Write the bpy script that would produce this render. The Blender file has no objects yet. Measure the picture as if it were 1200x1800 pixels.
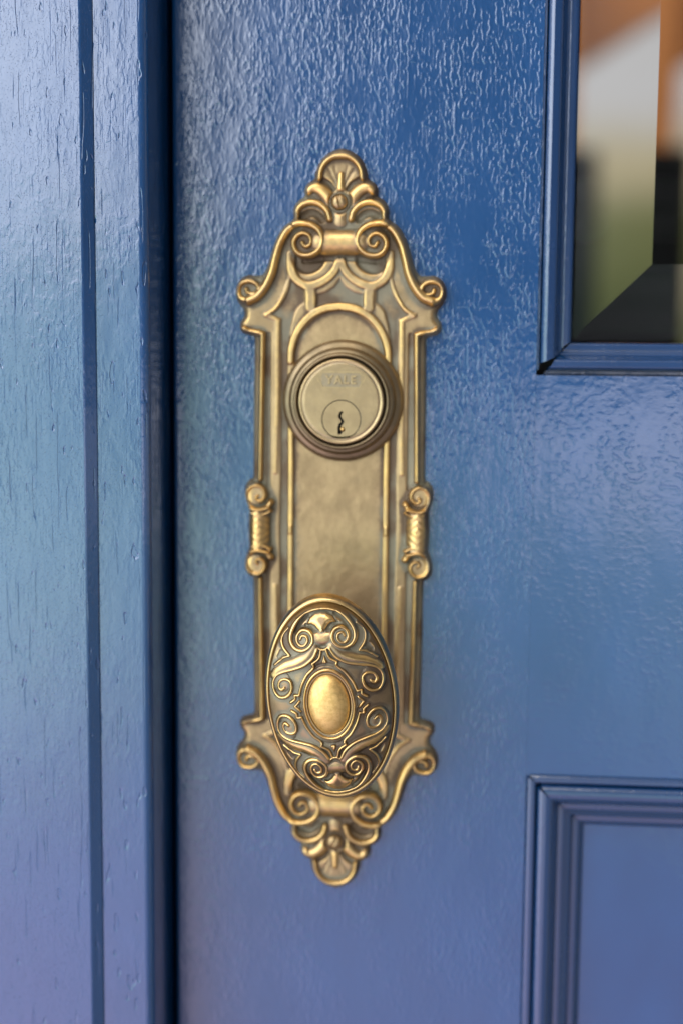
import bpy, bmesh, math
import numpy as np
from math import radians, sin, cos, pi, sqrt
from mathutils import Matrix, Vector

scene = bpy.context.scene
C = scene.collection

# ------------------------------------------------------------------ camera
TARGET = Vector((0, 0, 1.0)); DIST = 0.48
yaw, pitch, roll = radians(4.8), radians(6.6), radians(0.5)
dv = Vector((sin(yaw)*cos(pitch), -cos(yaw)*cos(pitch), sin(pitch)))
fw = -dv; rt = fw.cross(Vector((0, 0, 1))).normalized(); up = rt.cross(fw)
rt, up = cos(roll)*rt + sin(roll)*up, -sin(roll)*rt + cos(roll)*up
cam = bpy.data.cameras.new('camera'); co = bpy.data.objects.new('camera', cam); C.objects.link(co)
cam.sensor_fit = 'VERTICAL'; cam.sensor_height = 36; cam.lens = 48
cam.clip_start = 0.02; cam.clip_end = 200
m = Matrix((rt, up, dv)).transposed().to_4x4(); m.translation = TARGET + dv*DIST
co.matrix_world = m
cam.dof.use_dof = True
cam.dof.focus_distance = (Vector((0, -0.047, 0.945)) - m.translation).dot(fw)
cam.dof.aperture_fstop = 3.7
scene.camera = co

# ------------------------------------------------------------------ world
world = bpy.data.worlds.new('World'); scene.world = world; world.use_nodes = True
nt = world.node_tree; nt.nodes.clear()
N = lambda t, tree=nt: tree.nodes.new(t)
def wmath(op, a, b=None, c=None, clamp=False):
    n = nt.nodes.new('ShaderNodeMath'); n.operation = op; n.use_clamp = clamp
    for i, v in enumerate((a, b, c)):
        if v is None: continue
        if isinstance(v, (int, float)): n.inputs[i].default_value = v
        else: nt.links.new(v, n.inputs[i])
    return n.outputs[0]
def wstep(v, lo, hi):
    n = nt.nodes.new('ShaderNodeMapRange'); n.interpolation_type = 'SMOOTHSTEP'
    nt.links.new(v, n.inputs[0]); n.inputs[1].default_value = lo; n.inputs[2].default_value = hi
    return n.outputs[0]
def wmix(f, a, b):
    n = nt.nodes.new('ShaderNodeMix'); n.data_type = 'RGBA'
    if isinstance(f, float): n.inputs[0].default_value = f
    else: nt.links.new(f, n.inputs[0])
    for v, i in ((a, 6), (b, 7)):
        if isinstance(v, tuple): n.inputs[i].default_value = (*v, 1)
        else: nt.links.new(v, n.inputs[i])
    return n.outputs[2]
SUN_EL, SUN_AZ = radians(54), radians(-8)      # azimuth measured from the door's outward normal, to the left
sky = N('ShaderNodeTexSky'); sky.sky_type = 'NISHITA'; sky.sun_disc = False
sky.sun_elevation = SUN_EL; sky.sun_rotation = pi - SUN_AZ
sky.air_density = 1.0; sky.dust_density = 2.5
tc = N('ShaderNodeTexCoord'); sp = N('ShaderNodeSeparateXYZ'); nt.links.new(tc.outputs['Generated'], sp.inputs[0])
X, Y, Zd = sp.outputs
nz = N('ShaderNodeTexNoise'); nz.inputs['Scale'].default_value = 3.2; nz.inputs['Detail'].default_value = 5
nt.links.new(tc.outputs['Generated'], nz.inputs['Vector'])
nf = wmath('SUBTRACT', nz.outputs[0], 0.5)
front = wstep(Y, 0.25, -0.25)                    # 1 in front of the door (garden side)
zz = wmath('ADD', Zd, wmath('MULTIPLY', nf, 0.07))
xx = wmath('ADD', X, wmath('MULTIPLY', nf, 0.22))
# bright cloud deck over the sky
cloud = wmix(wstep(nz.outputs[0], 0.35, 0.65), (24.5, 26.0, 29.0), (37.0, 38.5, 42.0))
skyc = wmix(0.72, sky.outputs[0], cloud)
# garden band, then paving
garden = wmix(wstep(nz.outputs[0], 0.4, 0.62), (6.5, 9.5, 8.5), (11.5, 15.5, 14.5))
paving = wmix(wstep(nz.outputs[0], 0.4, 0.6), (8.5, 6.6, 9.5), (12.0, 9.8, 13.0))
ground = wmix(wstep(zz, -0.44, -0.12), paving, garden)
out = wmix(wstep(zz, 0.01, 0.13), ground, skyc)
# dark zone added to the world at the right, darkens the door's reflections
shade = wmath('MULTIPLY', wstep(xx, -0.28, -0.07), wstep(zz, -0.12, 0.02))
shade = wmath('MULTIPLY', shade, front)
out = wmix(wmath('MULTIPLY', shade, 0.95), out, (.8, .75, .8))
# pale patch added low on the right, brightens the lock rail's reflection
pale = wmath('MULTIPLY', wmath('MULTIPLY', wstep(xx, 0.0, 0.08), wstep(zz, -0.15, -0.10)), wstep(zz, -0.01, -0.04))
out = wmix(wmath('MULTIPLY', wmath('MULTIPLY', pale, front), 0.8), out, (34.0, 33.0, 38.0))
# right side darkened in the world, as by an unseen porch wall
right_dim = wmath('MULTIPLY', wmath('MULTIPLY', wstep(xx, 0.22, 0.48), front), 0.78)
out = wmix(right_dim, out, (1.6, 1.5, 1.6))
# dimming added overhead, as from an unseen porch roof
top_dim = wmath('MULTIPLY', wmath('MULTIPLY', wstep(zz, 0.42, 0.62), front), 0.6)
out = wmix(top_dim, out, (5.0, 4.6, 4.2))
# gain added on the left so the frame boards reflect brighter
lift = wmath('ADD', 1.0, wmath('MULTIPLY', wstep(xx, -0.10, -0.33), 1.25))
vm = nt.nodes.new('ShaderNodeVectorMath'); vm.operation = 'SCALE'; nt.links.new(out, vm.inputs[0]); nt.links.new(lift, vm.inputs[3])
out = wmix(front, out, vm.outputs[0])
# back garden seen through the house
bg = wmix(wstep(zz, -0.02, 0.10), (.45, .55, .16), (1.3, 1.35, .5))
bg = wmix(wstep(zz, 0.085, 0.135), bg, (4.2, 3.5, 2.2))
bg = wmix(wstep(zz, 0.13, 0.18), bg, (5.0, 4.8, 4.9))
out = wmix(front, bg, out)
bgn = N('ShaderNodeBackground'); bgn.inputs[1].default_value = 0.1
nt.links.new(out, bgn.inputs[0]); wo = N('ShaderNodeOutputWorld'); nt.links.new(bgn.outputs[0], wo.inputs[0])

# ------------------------------------------------------------------ sun
sl = bpy.data.lights.new('sun', 'SUN'); sl.energy = 0.9; sl.angle = radians(16); sl.color = (1.0, .94, .84)
so = bpy.data.objects.new('sun', sl); C.objects.link(so)
sd = Vector((sin(SUN_AZ)*cos(SUN_EL), -cos(SUN_AZ)*cos(SUN_EL), sin(SUN_EL)))
so.rotation_euler = sd.to_track_quat('Z', 'Y').to_euler(); so.location = (-1, -2, 3)
vs = scene.view_settings
scene.display_settings.display_device = 'sRGB'
vs.view_transform = 'Standard'; vs.look = 'None'; vs.gamma = 1; vs.exposure = 0.0; vs.use_curve_mapping = False
scene.cycles.max_bounces = 10; scene.cycles.transmission_bounces = 8; scene.cycles.caustics_refractive = True

# ------------------------------------------------------------------ traced outlines and reliefs, in millimetres of one quarter
PLATE_OUTLINE = [(-0.6, 130.7), (2.52, 130.31), (5.78, 128.34), (7.88, 125.49), (8.95, 122.32), (9.23, 120.55), (10.93, 119.66), (12.24, 118.2), (12.59, 116.48), (12.54, 114.83), (14.37, 113.75), (15.89, 111.84), (16.37, 109.62), (16.13, 107.83), (17.19, 106.43), (19.35, 105.03), (21.33, 102.29), (23.01, 98.46), (24.24, 94.3), (25.39, 90.78), (27.06, 88.22), (29.33, 88.04), (31.93, 88.17), (34.35, 87.03), (35.95, 84.4), (36.2, 81.19), (35.14, 78.42), (33.48, 76.47), (33.33, 74.08), (34.6, 72.15), (34.76, 70.22), (33.75, 68.46), (30.96, 67.6), (29.67, 66.62)]
PLATE_RIDGES = {
    'S': ([(15.85, 105.29), (18.59, 102.89), (21.09, 98.46), (22.58, 93.38), (23.61, 88.93), (25.61, 84.48), (28.44, 80.98), (31.5, 79.53)], 1.7, 1.7, 2.3),
    'volute_top': ([(12.83, 99.08), (11.88, 97.81), (10.39, 98.12), (9.72, 99.71), (10.67, 101.49), (12.8, 102.12), (14.87, 100.98), (15.8, 98.77), (14.93, 96.22), (12.56, 94.76), (9.32, 95.13), (6.84, 97.16), (5.97, 100.02), (7.1, 103.0), (9.86, 104.97), (13.08, 105.54), (15.85, 105.29)], 0.75, 1.5, 2.3),
    'ear': ([(31.5, 79.53), (34.06, 80.06), (35.25, 82.1), (34.96, 84.4), (33.13, 85.92), (30.42, 86.03), (28.26, 84.68), (28.02, 82.9), (29.53, 81.76), (31.65, 82.15), (32.08, 83.36)], 1.5, 0.8, 2.0),
    'inner_line': ([(17.55, 93.37), (17.64, 86.36), (19.2, 81.26), (22.17, 76.79), (25.44, 74.57)], 0.6, 0.6, 0.7),
    'inner_line2': ([(25.76, 74.76), (21.7, 73.07), (21.46, 71.65), (21.59, 62.64), (21.66, 43.19), (22.04, 20.26)], 0.6, 0.6, 0.6),
    'ring': ([(16.88, 95.28), (16.69, 90.18), (14.79, 86.54), (11.38, 84.61), (7.8, 85.23), (4.21, 87.26), (1.58, 90.13), (0.58, 93.0)], 1.3, 1.1, 0.9),
    'post': ([(10.28, 84.09), (9.93, 80.57), (9.97, 77.36)], 2.0, 2.0, 0.8),
    'arch': ([(0.2, 77.56), (4.63, 77.07), (8.88, 75.23), (12.5, 72.04), (15.15, 67.88), (16.64, 63.24), (16.95, 58.72)], 1.1, 0.9, 1.0),
    'rail': ([(33.78, 69.94), (31.35, 68.83), (27.6, 68.48), (26.51, 67.96)], 1.2, 1.1, 1.9),
    'rail2': ([(26.5, 68.09), (26.59, 62.68), (26.68, 56.23), (27.26, 17.71)], 1.1, 1.0, 1.9),
    'panel': ([(16.68, 39.21), (16.58, 26.1), (16.56, 16.88), (16.63, 0.96)], 0.8, 0.8, 0.8),
    'bar': ([(-0.25, 99.18), (7.01, 99.19)], 4.6, 4.6, 3.0),
    'fin_arc': ([(-0.24, 128.24), (2.86, 127.85), (5.45, 126.09), (6.95, 123.51), (7.3, 120.68)], 1.3, 1.0, 1.5),
    'fin_lobe': ([(3.0, 113.0), (6.19, 116.47), (9.07, 117.72), (11.21, 116.78)], 2.4, 1.8, 1.3),
    'fin_loop': ([(3.57, 106.99), (4.45, 109.71), (6.75, 111.93), (9.77, 112.74), (13.0, 111.99), (15.02, 110.09), (15.31, 107.82)], 1.0, 1.2, 1.6),
    'fin_stem': ([(-0.05, 106.36), (-0.13, 116.16), (-0.18, 121.83)], 2.5, 1.2, 0.7),
    'b_vol': ([(27.94, 11.92), (28.6, 11.27), (27.7, 10.33), (26.25, 10.76), (25.43, 12.4), (26.06, 14.4), (27.95, 15.62), (30.25, 15.13), (31.79, 13.17), (31.89, 10.53), (30.68, 8.4), (27.74, 7.42), (24.77, 8.09), (23.43, 9.72)], 0.6, 1.2, 2.2),
    'b_ring': ([(23.47, 6.74), (25.46, 5.65), (28.43, 5.31), (31.56, 6.56)], 0.8, 0.8, 3.4),
}
PLATE_GROOVES = {
    'crescent': ([(15.49, 92.73), (13.27, 89.41), (9.85, 88.12), (6.47, 89.0), (3.84, 92.05)], 2.0, 1.6, 1.3),
    'underbar': ([(-0.07, 93.83), (7.07, 93.47), (12.25, 93.04)], 0.9, 1.2, 0.7),
    'leaf': ([(2.44, 117.1), (3.91, 118.99), (6.47, 120.43)], 0.8, 1.0, 1.1),
    'leaf2': ([(6.87, 112.87), (10.08, 114.13), (12.33, 114.13)], 0.6, 0.6, 0.7),
    'loop': ([(6.28, 106.99), (8.2, 108.7), (10.46, 109.08), (13.05, 107.82)], 1.4, 1.6, 1.4),
    'fan1': ([(4.18, 123.71), (2.16, 119.94), (0.71, 115.53)], 0.6, 0.3, 0.4),
    'fan2': ([(1.27, 124.97), (0.66, 121.2), (0.25, 116.79)], 0.5, 0.3, 0.35),
    'channel': ([(19.82, 34.02), (20.05, 16.93), (20.26, 1.04)], 1.3, 1.3, 0.6),
    'tri': ([(3.29, 81.82), (1.31, 84.37), (0.38, 86.29)], 1.6, 0.6, 0.4),
}
KNOB_RIDGES = {
    'strand': ([(0.32, 32.63), (3.01, 32.29), (5.87, 31.09), (8.63, 28.49), (10.59, 25.26), (11.0, 22.22), (9.73, 19.88), (7.27, 18.97), (4.93, 19.83), (3.47, 21.62), (3.43, 23.71), (4.6, 25.28), (6.56, 25.72), (8.3, 24.48), (8.72, 22.35), (7.74, 20.77), (6.2, 20.7), (5.1, 22.13), (5.45, 23.57), (6.82, 23.86), (7.55, 22.74)], 0.9, 0.55, 1.3),
    'shell': ([(0.45, 31.77), (2.98, 31.22), (4.86, 29.68), (5.63, 27.79)], 0.5, 0.5, 0.8),
    'shell_low': ([(5.63, 27.79), (3.32, 28.06), (1.54, 26.87), (0.76, 24.65)], 0.4, 0.5, 0.7),
    'bar': ([(-0.79, 21.54), (4.33, 21.52)], 2.6, 2.6, 1.5),
    'bar_low': ([(-0.77, 18.65), (0.72, 18.85), (2.26, 19.74)], 0.4, 0.4, 0.8),
    'sband': ([(2.19, 18.95), (3.92, 16.28), (7.1, 14.05), (10.82, 12.88), (14.54, 11.95), (17.25, 10.62), (18.7, 8.32), (18.58, 5.44), (17.07, 3.38), (14.69, 3.34), (12.84, 4.8), (12.08, 6.89), (12.45, 8.76), (14.08, 9.51), (15.92, 8.92), (16.71, 7.14), (15.88, 5.87), (14.76, 6.61)], 0.5, 0.45, 0.9),
    'sband_fill': ([(3.25, 20.01), (5.9, 16.9), (9.57, 14.97), (13.28, 13.87), (16.45, 12.25), (18.2, 10.62)], 1.6, 1.2, 0.9),
    'tri_l': ([(11.83, 26.37), (13.7, 24.63), (14.41, 22.47), (13.85, 19.84), (11.9, 17.32)], 0.45, 0.45, 0.7),
    'tri_b': ([(11.9, 17.23), (14.44, 16.47), (17.55, 14.11)], 0.4, 0.4, 0.7),
    'cart': ([(0.93, 18.37), (1.85, 15.93), (4.23, 14.36)], 0.4, 0.4, 0.8),
    'cart2': ([(4.23, 14.36), (3.87, 12.97), (6.32, 10.67), (8.2, 7.76), (9.18, 5.43), (9.74, 3.77)], 0.4, 0.4, 0.8),
    'cart3': ([(9.74, 3.77), (11.32, 3.85), (11.39, 2.61), (12.99, 1.46)], 0.4, 0.4, 0.8),
    'tiny': ([(-0.53, 16.7), (0.46, 14.54), (-1.86, 14.43)], 0.35, 0.35, 0.6),
    'side_tri': ([(9.78, 1.8), (11.87, -0.21), (9.95, -1.22)], 0.35, 0.35, 0.6),
}
KNOB_GROOVES = {
    'moon': ([(4.88, 30.12), (7.18, 28.04), (8.91, 25.07)], 0.9, 0.7, 0.7),
    'under': ([(2.17, 25.21), (3.48, 26.68), (5.19, 26.94)], 0.9, 0.7, 0.7),
    'tri': ([(14.68, 18.28), (15.64, 16.68)], 1.0, 1.0, 0.7),
}

# ------------------------------------------------------------------ helpers
def tag(o, label=None, cat=None, kind=None, group=None):
    if label: o['label'] = label
    if cat: o['category'] = cat
    if kind: o['kind'] = kind
    if group: o['group'] = group
    return o
def empty(name, loc, label, cat, **k):
    o = bpy.data.objects.new(name, None); C.objects.link(o); o.location = loc
    o.empty_display_size = .02
    return tag(o, label, cat, **k)
def world_loc(o):
    v = Vector(o.location)
    while o.parent: o = o.parent; v += Vector(o.location)
    return v
def mesh_obj(name, V, F, mat, parent=None, smooth=True, attr=None):
    """V in world metres"""
    V = np.asarray(V, float)
    org = world_loc(parent) if parent else Vector((0, 0, 0))
    V = V - np.array(org)
    me = bpy.data.meshes.new(name)
    me.from_pydata(V.tolist(), [], F if isinstance(F, list) else F.tolist())
    if smooth: me.shade_smooth()
    for k, a in (attr or {}).items():
        at = me.attributes.new(k, 'FLOAT', 'POINT'); at.data.foreach_set('value', np.asarray(a, np.float32))
    me.materials.append(mat)
    o = bpy.data.objects.new(name, me); C.objects.link(o); o.parent = parent
    return o
def bm_obj(name, bm, mat, parent=None, smooth=False):
    org = world_loc(parent) if parent else Vector((0, 0, 0))
    bmesh.ops.translate(bm, verts=bm.verts, vec=-org)
    bmesh.ops.recalc_face_normals(bm, faces=bm.faces)
    me = bpy.data.meshes.new(name); bm.to_mesh(me); bm.free(); me.materials.append(mat)
    if smooth: me.shade_smooth()
    o = bpy.data.objects.new(name, me); C.objects.link(o); o.parent = parent
    if smooth:
        w_ = o.modifiers.new('w', 'WEIGHTED_NORMAL'); w_.weight = 100; w_.keep_sharp = True
    return o
def box(bm, lo, hi, bev=0, seg=3, edges=None):
    r = bmesh.ops.create_cube(bm, size=1)
    for v in r['verts']:
        v.co = Vector([lo[i] + (v.co[i] + .5)*(hi[i] - lo[i]) for i in range(3)])
    if bev:
        es = {e for v in r['verts'] for e in v.link_edges}
        if edges: es = {e for e in es if edges(e)}
        bmesh.ops.bevel(bm, geom=list(es), offset=bev, segments=seg, affect='EDGES', profile=.5)

def catmull(pts, step=.3):
    P = [np.array(p, float) for p in pts]
    if len(P) < 3:
        n = max(2, int(np.linalg.norm(P[1]-P[0])/1.0)); return np.array([P[0]+(P[1]-P[0])*t for t in np.linspace(0, 1, n+1)])
    Q = [2*P[0]-P[1]] + P + [2*P[-1]-P[-2]]; out = []
    for i in range(1, len(Q)-2):
        a, b, c, d = Q[i-1:i+3]; n = max(2, int(np.linalg.norm(c-b)/step))
        for t in np.arange(n)/n:
            out.append(.5*((2*b)+(c-a)*t+(2*a-5*b+4*c-d)*t*t+(3*b-a-3*c+d)*t**3))
    out.append(P[-1]); return np.array(out)
def stroke_max(R, gx, gy, pts, w0, w1, h, band=False, straight=False):
    """raise R (max) by a ridge of half width w0..w1 and height h along pts; gx, gy = grid axes"""
    P = np.array(pts, float) if straight else catmull(pts)
    n = len(P); dx = gx[1]-gx[0]
    for i in range(n-1):
        a, b = P[i], P[i+1]; wa = w0+(w1-w0)*i/(n-1); wb = w0+(w1-w0)*(i+1)/(n-1); W = max(wa, wb)+dx
        i0, i1 = np.searchsorted(gx, min(a[0], b[0])-W), np.searchsorted(gx, max(a[0], b[0])+W)
        j0, j1 = np.searchsorted(gy, min(a[1], b[1])-W), np.searchsorted(gy, max(a[1], b[1])+W)
        if i1 <= i0 or j1 <= j0: continue
        GX, GY = np.meshgrid(gx[i0:i1], gy[j0:j1], indexing='ij')
        ab = b-a; L = max(1e-9, ab@ab)
        t = np.clip(((GX-a[0])*ab[0]+(GY-a[1])*ab[1])/L, 0, 1)
        d = np.hypot(GX-a[0]-t*ab[0], GY-a[1]-t*ab[1])/(wa+(wb-wa)*t)
        if band:
            q = np.clip((1-d)/.45, 0, 1); p = q*q*(3-2*q)
        else:
            p = np.clip(1-d*d, 0, 1)**.72
        R[i0:i1, j0:j1] = np.maximum(R[i0:i1, j0:j1], h*p)
def poly_sdf(gx, gy, poly):
    """positive inside"""
    P = np.array(poly, float); GX, GY = np.meshgrid(gx, gy, indexing='ij')
    D = np.full(GX.shape, 1e9); ins = np.zeros(GX.shape, bool)
    for i in range(len(P)):
        a, b = P[i], P[(i+1) % len(P)]; ab = b-a; L = max(1e-12, ab@ab)
        t = np.clip(((GX-a[0])*ab[0]+(GY-a[1])*ab[1])/L, 0, 1)
        D = np.minimum(D, np.hypot(GX-a[0]-t*ab[0], GY-a[1]-t*ab[1]))
        if a[1] != b[1]:
            c = ((a[1] > GY) != (b[1] > GY)) & (GX < (b[0]-a[0])*(GY-a[1])/(b[1]-a[1])+a[0]); ins ^= c
    return np.where(ins, D, -D)
def blur(A, s):
    r = int(3*s)+1; k = np.exp(-.5*(np.arange(-r, r+1)/s)**2); k /= k.sum()
    for ax in (0, 1):
        pad = [(0, 0), (0, 0)]; pad[ax] = (r, r); B = np.pad(A, pad, mode='edge'); out = np.zeros_like(A)
        for i, w in enumerate(k):
            sl_ = [slice(None)]*2; sl_[ax] = slice(i, i+A.shape[ax]); out += w*B[tuple(sl_)]
        A = out
    return A
def sstep(x, a, b):
    t = np.clip((x-a)/(b-a), 0, 1); return t*t*(3-2*t)

# ------------------------------------------------------------------ materials
def new_mat(name):
    m_ = bpy.data.materials.new(name); m_.use_nodes = True; t = m_.node_tree
    return m_, t, t.nodes['Principled BSDF']
def nd(t, typ, **inp):
    n = t.nodes.new(typ)
    for k, v in inp.items():
        s = n.inputs[k.replace('_', ' ')] if isinstance(k, str) else n.inputs[k]
        if hasattr(v, 'is_output'): t.links.new(v, s)
        else: s.default_value = v
    return n
def ramp(t, f, stops):
    n = t.nodes.new('ShaderNodeValToRGB'); t.links.new(f, n.inputs[0]); n.color_ramp.interpolation = 'EASE'; e = n.color_ramp.elements
    while len(e) < len(stops): e.new(.5)
    for el, (p, c) in zip(e, stops): el.position = p; el.color = (*c, 1) if len(c) == 3 else c
    return n.outputs[0]
def mth(t, op, a, b=0.0, clamp=False):
    n = t.nodes.new('ShaderNodeMath'); n.operation = op; n.use_clamp = clamp
    for i, v in enumerate((a, b)):
        if isinstance(v, (int, float)): n.inputs[i].default_value = v
        else: t.links.new(v, n.inputs[i])
    return n.outputs[0]
def mixc(t, f, a, b):
    n = t.nodes.new('ShaderNodeMix'); n.data_type = 'RGBA'
    if isinstance(f, (int, float)): n.inputs[0].default_value = f
    else: t.links.new(f, n.inputs[0])
    for v, i in ((a, 6), (b, 7)):
        if isinstance(v, tuple): n.inputs[i].default_value = (*v, 1)
        else: t.links.new(v, n.inputs[i])
    return n.outputs[2]
def coords(t, scale, rot=(0, 0, 0)):
    g = t.nodes.new('ShaderNodeNewGeometry')     # world position: the paint runs on over joints at real scale
    mp = t.nodes.new('ShaderNodeMapping'); mp.inputs['Scale'].default_value = scale; mp.inputs['Rotation'].default_value = rot
    t.links.new(g.outputs['Position'], mp.inputs[0]); return mp.outputs[0]
def noise(t, vec, scale=1, detail=3, rough=.5):
    n = t.nodes.new('ShaderNodeTexNoise'); t.links.new(vec, n.inputs['Vector'])
    n.inputs['Scale'].default_value = scale; n.inputs['Detail'].default_value = detail; n.inputs['Roughness'].default_value = rough
    return n.outputs[0]
def paint(name, base, amp, along='z', grain=1.0, pits=0.0, lines=1.0, rough=.20, fine=1.0, patch=True):
    m_, t, b = new_mat(name)
    L, S_ = 380, 820
    sc = {'z': (S_, S_, L), 'x': (420, S_, 520)}[along]
    n1 = noise(t, coords(t, sc), 1, .6, .4)
    e1 = ramp(t, n1, [(.50, (0, 0, 0)), (.64, (.8, .8, .8)), (.74, (1, 1, 1))])
    soft = ramp(t, noise(t, coords(t, tuple(v*.55 for v in sc)), 1, 2, .5), [(.3, (0, 0, 0)), (.7, (1, 1, 1))])
    sc2 = {'z': (1500, 1500, 700), 'x': (1100, 1500, 1500)}[along]
    n2 = noise(t, coords(t, sc2), 1, 3, .6)
    big = noise(t, coords(t, (45, 45, 22)), 1, 3, .5)
    sc3 = {'z': (1400, 1400, 60), 'x': (60, 1400, 1400)}[along]
    n3 = noise(t, coords(t, sc3), 1, 1, .4)
    gl = ramp(t, n3, [(.60, (0, 0, 0)), (.72, (1, 1, 1))])
    h = mth(t, 'ADD', mth(t, 'MULTIPLY', e1, .38*grain), mth(t, 'MULTIPLY', soft, .22*grain))
    h = mth(t, 'ADD', h, mth(t, 'MULTIPLY', n2, .16*fine))
    h = mth(t, 'SUBTRACT', h, mth(t, 'MULTIPLY', gl, .35*grain*lines))
    if patch: h = mth(t, 'MULTIPLY', h, ramp(t, noise(t, coords(t, (60, 60, 34)), 1, 4, .6), [(.36, (.22, .22, .22)), (.62, (1.25, 1.25, 1.25))]))
    h = mth(t, 'ADD', h, mth(t, 'MULTIPLY', noise(t, coords(t, (90, 90, 50)), 1, 2, .5), 1.2))
    if pits:
        vp = noise(t, coords(t, (520, 520, 150)), 1, 1, .3)
        h = mth(t, 'SUBTRACT', h, mth(t, 'MULTIPLY', ramp(t, vp, [(.70, (0, 0, 0)), (.76, (1, 1, 1))]), pits))
        vp = noise(t, coords(t, (900, 900, 35)), 1, 1, .3)
        h = mth(t, 'SUBTRACT', h, mth(t, 'MULTIPLY', ramp(t, vp, [(.69, (0, 0, 0)), (.74, (1, 1, 1))]), pits*.7))
        vo = t.nodes.new('ShaderNodeTexNoise'); t.links.new(coords(t, (620, 620, 620)), vo.inputs[0]); vo.inputs['Detail'].default_value = 0
        h = mth(t, 'ADD', h, mth(t, 'MULTIPLY', ramp(t, vo.outputs[0], [(.73, (0, 0, 0)), (.80, (1, 1, 1))]), pits*.8))
    bp = t.nodes.new('ShaderNodeBump'); bp.inputs['Distance'].default_value = amp; bp.inputs['Strength'].default_value = 1
    gz = t.nodes.new('ShaderNodeNewGeometry'); sz = t.nodes.new('ShaderNodeSeparateXYZ'); t.links.new(gz.outputs['Position'], sz.inputs[0])
    mr = t.nodes.new('ShaderNodeMapRange'); mr.interpolation_type = 'SMOOTHSTEP'; t.links.new(sz.outputs[2], mr.inputs[0])
    for i_, v_ in ((1, .86), (2, 1.10), (3, .6), (4, 1.1)): mr.inputs[i_].default_value = v_       # thicker brushwork higher up
    h = mth(t, 'MULTIPLY', h, mr.outputs[0])
    t.links.new(h, bp.inputs['Height']); t.links.new(bp.outputs[0], b.inputs['Normal'])
    col = mixc(t, big, tuple(c*.8 for c in base), tuple(c*1.2 for c in base))
    t.links.new(col, b.inputs['Base Color'])
    rr = mth(t, 'ADD', mth(t, 'MULTIPLY', big, .16), rough-.08); t.links.new(rr, b.inputs['Roughness'])
    b.inputs['IOR'].default_value = 1.58; b.inputs['Coat IOR'].default_value = 1.6
    b.inputs['Coat Weight'].default_value = .9; b.inputs['Coat Roughness'].default_value = .08
    t.links.new(bp.outputs[0], b.inputs['Coat Normal'])
    return m_
BLUE = (.0012, .048, .150)
M = {}
M['door_paint'] = paint('door_paint', BLUE, .00017, 'z', grain=1.0, lines=.35)
M['rail_paint'] = paint('rail_paint', BLUE, .00012, 'x', grain=.7, lines=0.0)
M['frame_paint'] = paint('frame_paint', BLUE, .00014, 'z', grain=.35, pits=1.5, rough=.22, fine=.5)
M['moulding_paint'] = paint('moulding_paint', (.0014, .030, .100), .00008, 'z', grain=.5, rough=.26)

def brass(name, mid, bright, dirt, green, rough=.40, mottle=0.0, scale=1.0):
    m_, t, b = new_mat(name)
    at = t.nodes.new('ShaderNodeAttribute'); at.attribute_name = 'wear_shade'; w = at.outputs['Fac']
    n1 = noise(t, coords(t, (120, 120, 120)), scale, 5, .6)
    n2 = noise(t, coords(t, (700, 700, 700)), scale, 4, .6)
    n3 = noise(t, coords(t, (55, 55, 55)), scale, 3, .5)
    wn = mth(t, 'ADD', w, mth(t, 'MULTIPLY', mth(t, 'SUBTRACT', n2, .5), .5))
    pol = ramp(t, wn, [(.22, (0, 0, 0)), (.85, (1, 1, 1))])
    cav = ramp(t, mth(t, 'MULTIPLY', wn, -1.0), [(.0, (0, 0, 0)), (.6, (1, 1, 1))])
    st = ramp(t, n1, [(.35, (0, 0, 0)), (.7, (1, 1, 1))])
    midc = mixc(t, mth(t, 'MULTIPLY', st, .7), mid, tuple(a*b_ for a, b_ in zip(mid, (.66, .68, .68))))
    dirtc = mixc(t, ramp(t, n3, [(.42, (0, 0, 0)), (.58, (1, 1, 1))]), dirt, green)
    col = mixc(t, mth(t, 'MULTIPLY', cav, .85), midc, dirtc)
    pol = mth(t, 'MULTIPLY', pol, mth(t, 'ADD', mth(t, 'MULTIPLY', st, .45), .35))
    col = mixc(t, pol, col, bright)
    if mottle:
        mo = ramp(t, noise(t, coords(t, (800, 800, 800)), 1, 4, .7), [(.42, (0, 0, 0)), (.62, (1, 1, 1))])
        col = mixc(t, mth(t, 'MULTIPLY', mo, mottle), col, tuple(a*b_ for a, b_ in zip(mid, (.62, .55, .45))))
    sp_ = ramp(t, noise(t, coords(t, (1800, 1800, 1800)), scale, 3, .7), [(.66, (0, 0, 0)), (.72, (1, 1, 1))])
    col = mixc(t, mth(t, 'MULTIPLY', sp_, .6), col, tuple(c*.4 for c in mid))
    t.links.new(col, b.inputs['Base Color'])
    me_ = mth(t, 'SUBTRACT', 1.0, mth(t, 'MULTIPLY', cav, .6)); t.links.new(me_, b.inputs['Metallic'])
    r = mth(t, 'ADD', rough, mth(t, 'MULTIPLY', mth(t, 'SUBTRACT', n1, .5), .22))
    r = mth(t, 'SUBTRACT', r, mth(t, 'MULTIPLY', pol, .12)); r = mth(t, 'ADD', r, mth(t, 'MULTIPLY', cav, .15), True)
    t.links.new(r, b.inputs['Roughness'])
    bp = t.nodes.new('ShaderNodeBump'); bp.inputs['Distance'].default_value = .00005; bp.inputs['Strength'].default_value = .8
    t.links.new(mth(t, 'ADD', n2, mth(t, 'MULTIPLY', n1, 2.0)), bp.inputs['Height']); t.links.new(bp.outputs[0], b.inputs['Normal'])
    return m_
M['plate_brass'] = brass('plate_brass', (.41, .285, .148), (.90, .58, .20), (.065, .04, .022), (.15, .145, .10), .44)
M['knob_brass'] = brass('knob_brass', (.30, .207, .115), (.94, .62, .23), (.05, .032, .018), (.17, .16, .11), .36)
M['bright_brass'] = brass('bright_brass', (.86, .58, .22), (.9, .62, .26), (.12, .07, .03), (.12, .09, .05), .50, .5)
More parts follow.
